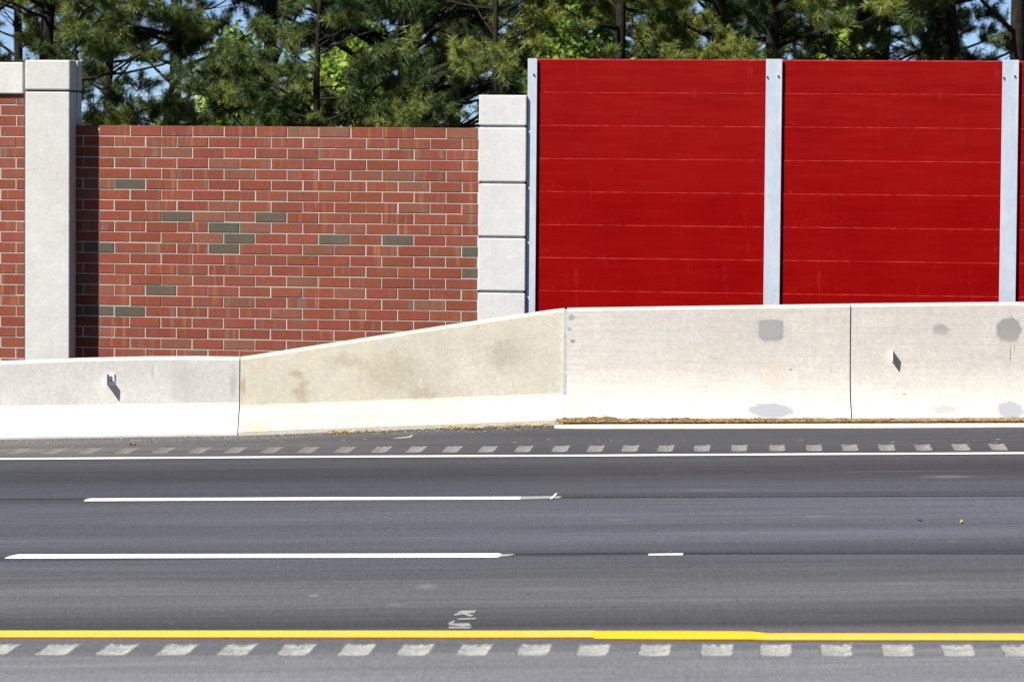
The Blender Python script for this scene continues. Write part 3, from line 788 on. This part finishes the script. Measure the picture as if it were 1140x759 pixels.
# ------------------------------------------------------------------ trees
t = NT('pine_bark'); n = t.noise(t.coord((7, 7, 2.2)), 3, 5, .7)
t.bump(n, .8, .03)
M_BARK = t.fin(t.mix(t.rng(n, .35, .65), (.009, .008, .007), (.030, .024, .020)), .95, 0, .1)
def leaf_mat(name, ca, cb, cc, trans):
    t = NT(name); a = t.attr('tint')
    cr = t.n('ShaderNodeValToRGB'); e = cr.color_ramp.elements
    e[0].position = 0; e[0].color = (*ca, 1); e[1].position = 1; e[1].color = (*cc, 1); m_ = e.new(.5); m_.color = (*cb, 1)
    t.l(a['Fac'], cr.inputs[0])
    d = t.n('ShaderNodeBsdfDiffuse'); tr = t.n('ShaderNodeBsdfTranslucent'); mx = t.n('ShaderNodeMixShader'); mx.inputs[0].default_value = trans
    t.l(cr.outputs[0], d.inputs[0]); t.l(cr.outputs[0], tr.inputs[0]); t.l(d.outputs[0], mx.inputs[1]); t.l(tr.outputs[0], mx.inputs[2])
    gl = t.n('ShaderNodeBsdfGlossy'); gl.inputs['Roughness'].default_value = .45; gl.inputs[0].default_value = (.6, .65, .7, 1)
    m2 = t.n('ShaderNodeMixShader'); m2.inputs[0].default_value = .035
    t.l(mx.outputs[0], m2.inputs[1]); t.l(gl.outputs[0], m2.inputs[2]); t.l(m2.outputs[0], t.out.inputs[0])
    t.t.nodes.remove(t.b)
    return t.m
M_NEED = leaf_mat('pine_needles', (.020, .042, .018), (.080, .122, .030), (.25, .275, .05), .22)
M_LEAF2 = leaf_mat('broad_leaves', (.06, .12, .018), (.16, .26, .03), (.30, .40, .05), .45)

def tri_crown(name, V, tint, m, parent):
    me = bpy.data.meshes.new(name); n = len(V) // 3
    me.vertices.add(len(V)); me.vertices.foreach_set('co', V.astype(np.float32).ravel())
    me.loops.add(len(V)); me.loops.foreach_set('vertex_index', np.arange(len(V), dtype=np.int32))
    me.polygons.add(n); me.polygons.foreach_set('loop_start', np.arange(0, len(V), 3, dtype=np.int32))
    me.polygons.foreach_set('loop_total', np.full(n, 3, dtype=np.int32))
    me.materials.append(m); me.update(calc_edges=True)
    at = me.attributes.new('tint', 'FLOAT', 'POINT'); at.data.foreach_set('value', tint.astype(np.float32))
    o = bpy.data.objects.new(name, me); COL.objects.link(o); o.parent = parent; return o
def unit(a): return a / np.maximum(np.linalg.norm(a, axis=-1, keepdims=True), 1e-6)
def tufts_mesh(P, D, T, nn, ln, wd, rg):
    """bundles of needles: P points, D shoot directions, T tint"""
    k = len(P)
    d = unit(D[:, None, :] * 0.62 + unit(rg.normal(size=(k, nn, 3))))
    l = ln * rg.uniform(.65, 1.15, size=(k, nn, 1))
    b = P[:, None, :] + D[:, None, :] * rg.uniform(-.10, .05, size=(k, nn, 1))
    s = unit(np.cross(d, rg.normal(size=(k, nn, 3)))) * wd
    tip = b + d * l; tip[..., 2] -= .02
    V = np.stack([b - s, b + s, tip], axis=2).reshape(-1, 3)
    tt = np.clip(np.repeat(T, nn) + rg.normal(size=k * nn) * .10, 0, 1)
    return V, np.repeat(tt, 3)

def pine(px, Y, label, seed, height=13.0, base=1.6, dens=5.0, blen=3.0, rad=.17, lean=(0, 0), fork=False, ups=.35, tuft=1.0, tone=.45, sparse=1.0, cone=.55, zmin_t=0.0):
    rg = np.random.default_rng(seed); rr = random.Random(seed)
    p0 = AtY(px, 150, Y); x0 = p0.x
    root = empty('pine_tree', (x0, Y, gz(x0) - .06)); tag(root, label, 'tree', 'pine trees behind the wall')
    wood = MB()
    npt = 12
    spine = []
    wx, wy = rr.uniform(-.12, .12), rr.uniform(-.12, .12)
    for i in range(npt + 1):
        u = i / npt; z = u * height
        spine.append(Vector((lean[0] * z + wx * math.sin(u * 7 + seed), lean[1] * z + wy * math.sin(u * 6 + 2 * seed), z)))
    wood.tube(spine, [rad * .82 * (1.15 if i == 0 else 1) * (1 - .88 * i / npt) + .01 for i in range(npt + 1)], 8)
    def at(z):
        u = max(0, min(.999, z / height)) * npt; i = int(u); return spine[i].lerp(spine[i+1], u - i)
    Ps, Ds, Ts = [], [], []
    z = base
    while z < height - .3:
        frac = (z - base) / (height - base)
        z += rr.expovariate(dens * (1.0 if z < 8 else .6))
        l0 = blen * (1 - cone * frac) * (0.75 + .5 * min(1, frac * 6)) * rr.uniform(.55, 1.2)
        a = rr.uniform(0, 2 * math.pi); q = at(z)
        rise = ups * rr.uniform(.2, 1.4)
        hd = Vector((math.cos(a), math.sin(a), 0)); sd_ = Vector((-math.sin(a), math.cos(a), 0))
        pts = []; nb = 7; bend = rr.uniform(-.35, .35); sag = rr.uniform(-.15, .25)
        for i in range(nb + 1):
            u = i / nb
            pts.append(q + hd * (l0 * u) + sd_ * (bend * l0 * u * u) + Vector((0, 0, l0 * (rise * u - sag * u * (1 - u) * 1.6 + .10 * u ** 3))) + Vector((rr.gauss(0, .03), rr.gauss(0, .03), rr.gauss(0, .03))) * u)
        br = max(.010, rad * .24 * (l0 / blen) * (1 - .5 * frac))
        wood.tube(pts, [br * (1 - .85 * i / nb) + .004 for i in range(nb + 1)], 5)
        clump = rr.uniform(-.22, .22)
        npad = max(2, int(l0 * 2.1 * sparse + rr.random()))
        for k in range(npad):
            u = 1.0 if k == 0 else rr.uniform(.32, .97)
            f = u * nb; i = min(nb - 1, int(f)); s0 = pts[i].lerp(pts[i+1], f - i)
            dd = (pts[i+1] - pts[i]).normalized()
            side = rr.choice((-1, 1))
            sl = (.12 if k == 0 else rr.uniform(.25, .65)) * min(1.25, l0 / 2.0 + .35)
            sv = (dd * rr.uniform(.4, .9) + sd_ * side * (0 if k == 0 else rr.uniform(.4, 1.0)) + Vector((0, 0, rr.uniform(-.05, .6)))).normalized()
            e = s0 + sv * sl; mid = s0.lerp(e, .5) + Vector((0, 0, -.04 * sl))
            wood.tube([s0, mid, e], [.012, .008, .004], 4)
            pr = rr.uniform(.17, .34) * min(1.2, l0 / 2 + .35); tt = tone + clump + rr.uniform(-.20, .20)
            nt_ = int((26 if e.z < 7.5 else 9) * tuft * (pr / .25) ** 1.6)
            # several shoots fan out of the twig; each carries bundles of needles
            nsh = rr.randint(4, 7)
            shoots = []
            for q_ in range(nsh):
                v_ = (sv * rr.uniform(.1, .9) + Vector((rr.gauss(0, .75), rr.gauss(0, .75), rr.gauss(.32, .42)))).normalized()
                shoots.append(v_)
                wood.tube([e - sv * .05, e + v_ * pr * .9], [.006, .003], 3)
            for j in range(nt_):
                v_ = shoots[j % nsh]; w_ = 1 - rr.random() ** 1.6 * .9
                c = e + v_ * (pr * w_) + Vector((rr.gauss(0, .03), rr.gauss(0, .03), rr.gauss(0, .025)))
                d_ = (v_ + Vector((rr.gauss(0, .25), rr.gauss(0, .25), rr.gauss(.18, .25)))).normalized()
                if c.z > zmin_t: Ps.append(c); Ds.append(d_); Ts.append(tt)
    w_o = wood.build('trunk', M_BARK, root, smooth=True)
    V, tt = tufts_mesh(np.array(Ps), np.array(Ds), np.array(Ts), 28, .150, .0050, rg)
    tri_crown('crown', V, tt, M_NEED, root)
    return root, len(Ps)

def bushy(px, Y, label, seed, height=5.0, spread=1.8, n=9000, tone=.5, base=.6):
    rg = np.random.default_rng(seed); rr = random.Random(seed)
    p0 = AtY(px, 150, Y); x0 = p0.x
    root = empty('broadleaf_tree', (x0, Y, gz(x0) - .06)); tag(root, label, 'tree', 'broadleaf trees behind the wall')
    wood = MB(); wood.tube([(0, 0, 0), (.05, 0, height * .4), (-.05, .05, height * .92)], [.07, .05, .015], 7)
    C, D_, T_ = [], [], []
    nb = 34
    for b in range(nb):
        z = base + (height - base) * (b + rr.random()) / nb; a = rr.uniform(0, 6.283); fr = (z - base) / (height - base)
        l0 = spread * rr.uniform(.5, 1.1) * (1 - .6 * fr ** 2)
        e = Vector((math.cos(a) * l0, math.sin(a) * l0, z + l0 * .35)); s0 = Vector((0, 0, z * .92))
        mid = s0.lerp(e, .5) + Vector((0, 0, .1))
        wood.tube([s0, mid, e], [.022, .014, .005], 5)
        tt = tone + rr.uniform(-.3, .3)
        m = n // nb
        for j in range(m):
            u = .25 + .75 * rr.random() ** .6
            c = (s0.lerp(mid, u * 2) if u < .5 else mid.lerp(e, u * 2 - 1)) + Vector((rr.gauss(0, .20), rr.gauss(0, .20), rr.gauss(0, .17)))
            C.append(c); T_.append(tt + rr.gauss(0, .12))
    wood.build('trunk', M_BARK, root, smooth=True)
    C = np.array(C); k = len(C)
    nr = unit(rg.normal(size=(k, 3)) + np.array((-.3, -.5, .8))); s = unit(np.cross(nr, rg.normal(size=(k, 3)))); q = np.cross(nr, s)
    sz = rg.uniform(.03, .065, size=(k, 1))
    a, b_, c_, d_ = C - s * sz * 1.5, C + q * sz * .75, C + s * sz * 1.5, C - q * sz * .75
    V = np.stack([a, b_, c_, a, c_, d_], axis=1).reshape(-1, 3)
    tri_crown('crown', V, np.clip(np.repeat(np.array(T_), 6), 0, 1), M_LEAF2, root)
    return root

tot = 0
def PN(*a, **k):
    global tot
    r, n = pine(*a, **k); tot += n
# front row, left to right
PN(-45, 62, 'pine tree at the far left edge, branches reaching in above the coping', 21, blen=3.2, base=2.2, dens=4.0, lean=(.0, 0))
PN(58, 60, 'dense green pine tree directly behind the capped concrete column', 22, blen=2.4, base=1.2, dens=7, tone=.55, tuft=1.2)
PN(122, 66, 'pine tree with thin brownish trunk just right of the capped column', 23, blen=2.1, base=1.2, dens=6, rad=.10)
PN(193, 63, 'feathery pine tree with a dark straight trunk above the wall\'s left half', 24, blen=1.65, base=1.4, dens=6.0, rad=.15, sparse=.8)
PN(302, 61, 'pine tree with dark bare trunk and upswept limbs beside the open sky gap', 25, blen=2.2, base=2.6, dens=3.4, rad=.17, ups=.9, sparse=.45)
PN(356, 58, 'bushy low pine tree right of the bare-trunked pine, full soft crown', 26, blen=1.6, base=.6, dens=10, rad=.10, height=6.2, tone=.5, tuft=1.2)
PN(453, 64, 'large dark pine tree with a thick trunk behind the wall\'s right half', 27, blen=2.5, base=1.0, dens=8, rad=.22, tuft=1.2, tone=.28)
PN(528, 56, 'yellow-green pine tree with slim leaning trunk above the grooved concrete column', 28, blen=1.7, base=2.9, dens=6, rad=.07, height=8, tone=.75, lean=(.08, 0), sparse=.9)
PN(690, 60, 'light green pine tree behind the first full red panel\'s middle', 29, blen=2.2, base=2.6, dens=6.5, rad=.12, tone=.68, tuft=1.2)
PN(799, 63, 'broad green pine tree with a dark trunk above the first red panel\'s right end', 30, blen=2.4, base=2.6, dens=6, rad=.20, tone=.6, tuft=1.1)
PN(866, 61, 'brown-green pine tree rising right behind the middle steel post', 31, blen=2.0, base=2.4, dens=7, rad=.18, tone=.5, tuft=1.2)
PN(985, 66, 'very dark pine tree with drooping limbs behind the second full red panel', 32, blen=2.2, base=2.4, dens=7, rad=.15, tone=.25)
PN(1088, 64, 'pine tree whose dark trunk leans left, beside the rightmost steel post', 33, blen=2.0, base=2.6, dens=4.2, rad=.15, lean=(-.10, 0), sparse=.7, tone=.35)
PN(1132, 60, 'pine tree with a thick upright dark trunk at the right edge', 34, blen=2.0, base=2.8, dens=3.2, rad=.19, sparse=.6, tone=.35)
# second row
for i, (px, Y, sd_, lab) in enumerate([(20, 84, 41, 'distant pine tree seen between the left edge pine and the column'), (505, 78, 47, 'distant pine tree behind the gap left of the grooved concrete column'), (745, 80, 49, 'distant pine tree between the light green and the broad green pine'), (410, 80, 43, 'distant dark pine tree between the bushy pine and the large trunk'),
                                 (600, 82, 44, 'distant pine tree above the slim steel post, limbs against pale sky'), (930, 84, 45, 'distant dark pine tree behind the left part of the second red panel'), (1040, 86, 46, 'distant pine tree filling between the dark pine and the leaning trunk')]):
    PN(px, Y, lab, sd_, blen=2.4, base=1.0, dens=5.5, rad=.16, tone=.4)
bushy(266, 70, 'bright green broadleaf tree glowing low behind the bare-trunked pine', 51, 4.5, 1.0, 9000, .8)
bushy(330, 78, 'shaded broadleaf sapling low at the wall between the bare pine and bushy pine', 52, 3.6, 1.2, 7000, .5)
bushy(395, 76, 'broadleaf tree with sunlit leaves between the bushy pine and the large trunk', 53, 4.8, 1.2, 9000, .6)
bushy(945, 70, 'small yellow-green broadleaf tree standing above the second full red panel', 55, 4.7, .8, 6000, .8, 1.5)
bushy(640, 76, 'dark leafy broadleaf tree behind the first red panel\'s left half', 56, 6.5, 1.6, 9000, .3, 1.5)
print('tufts', tot)
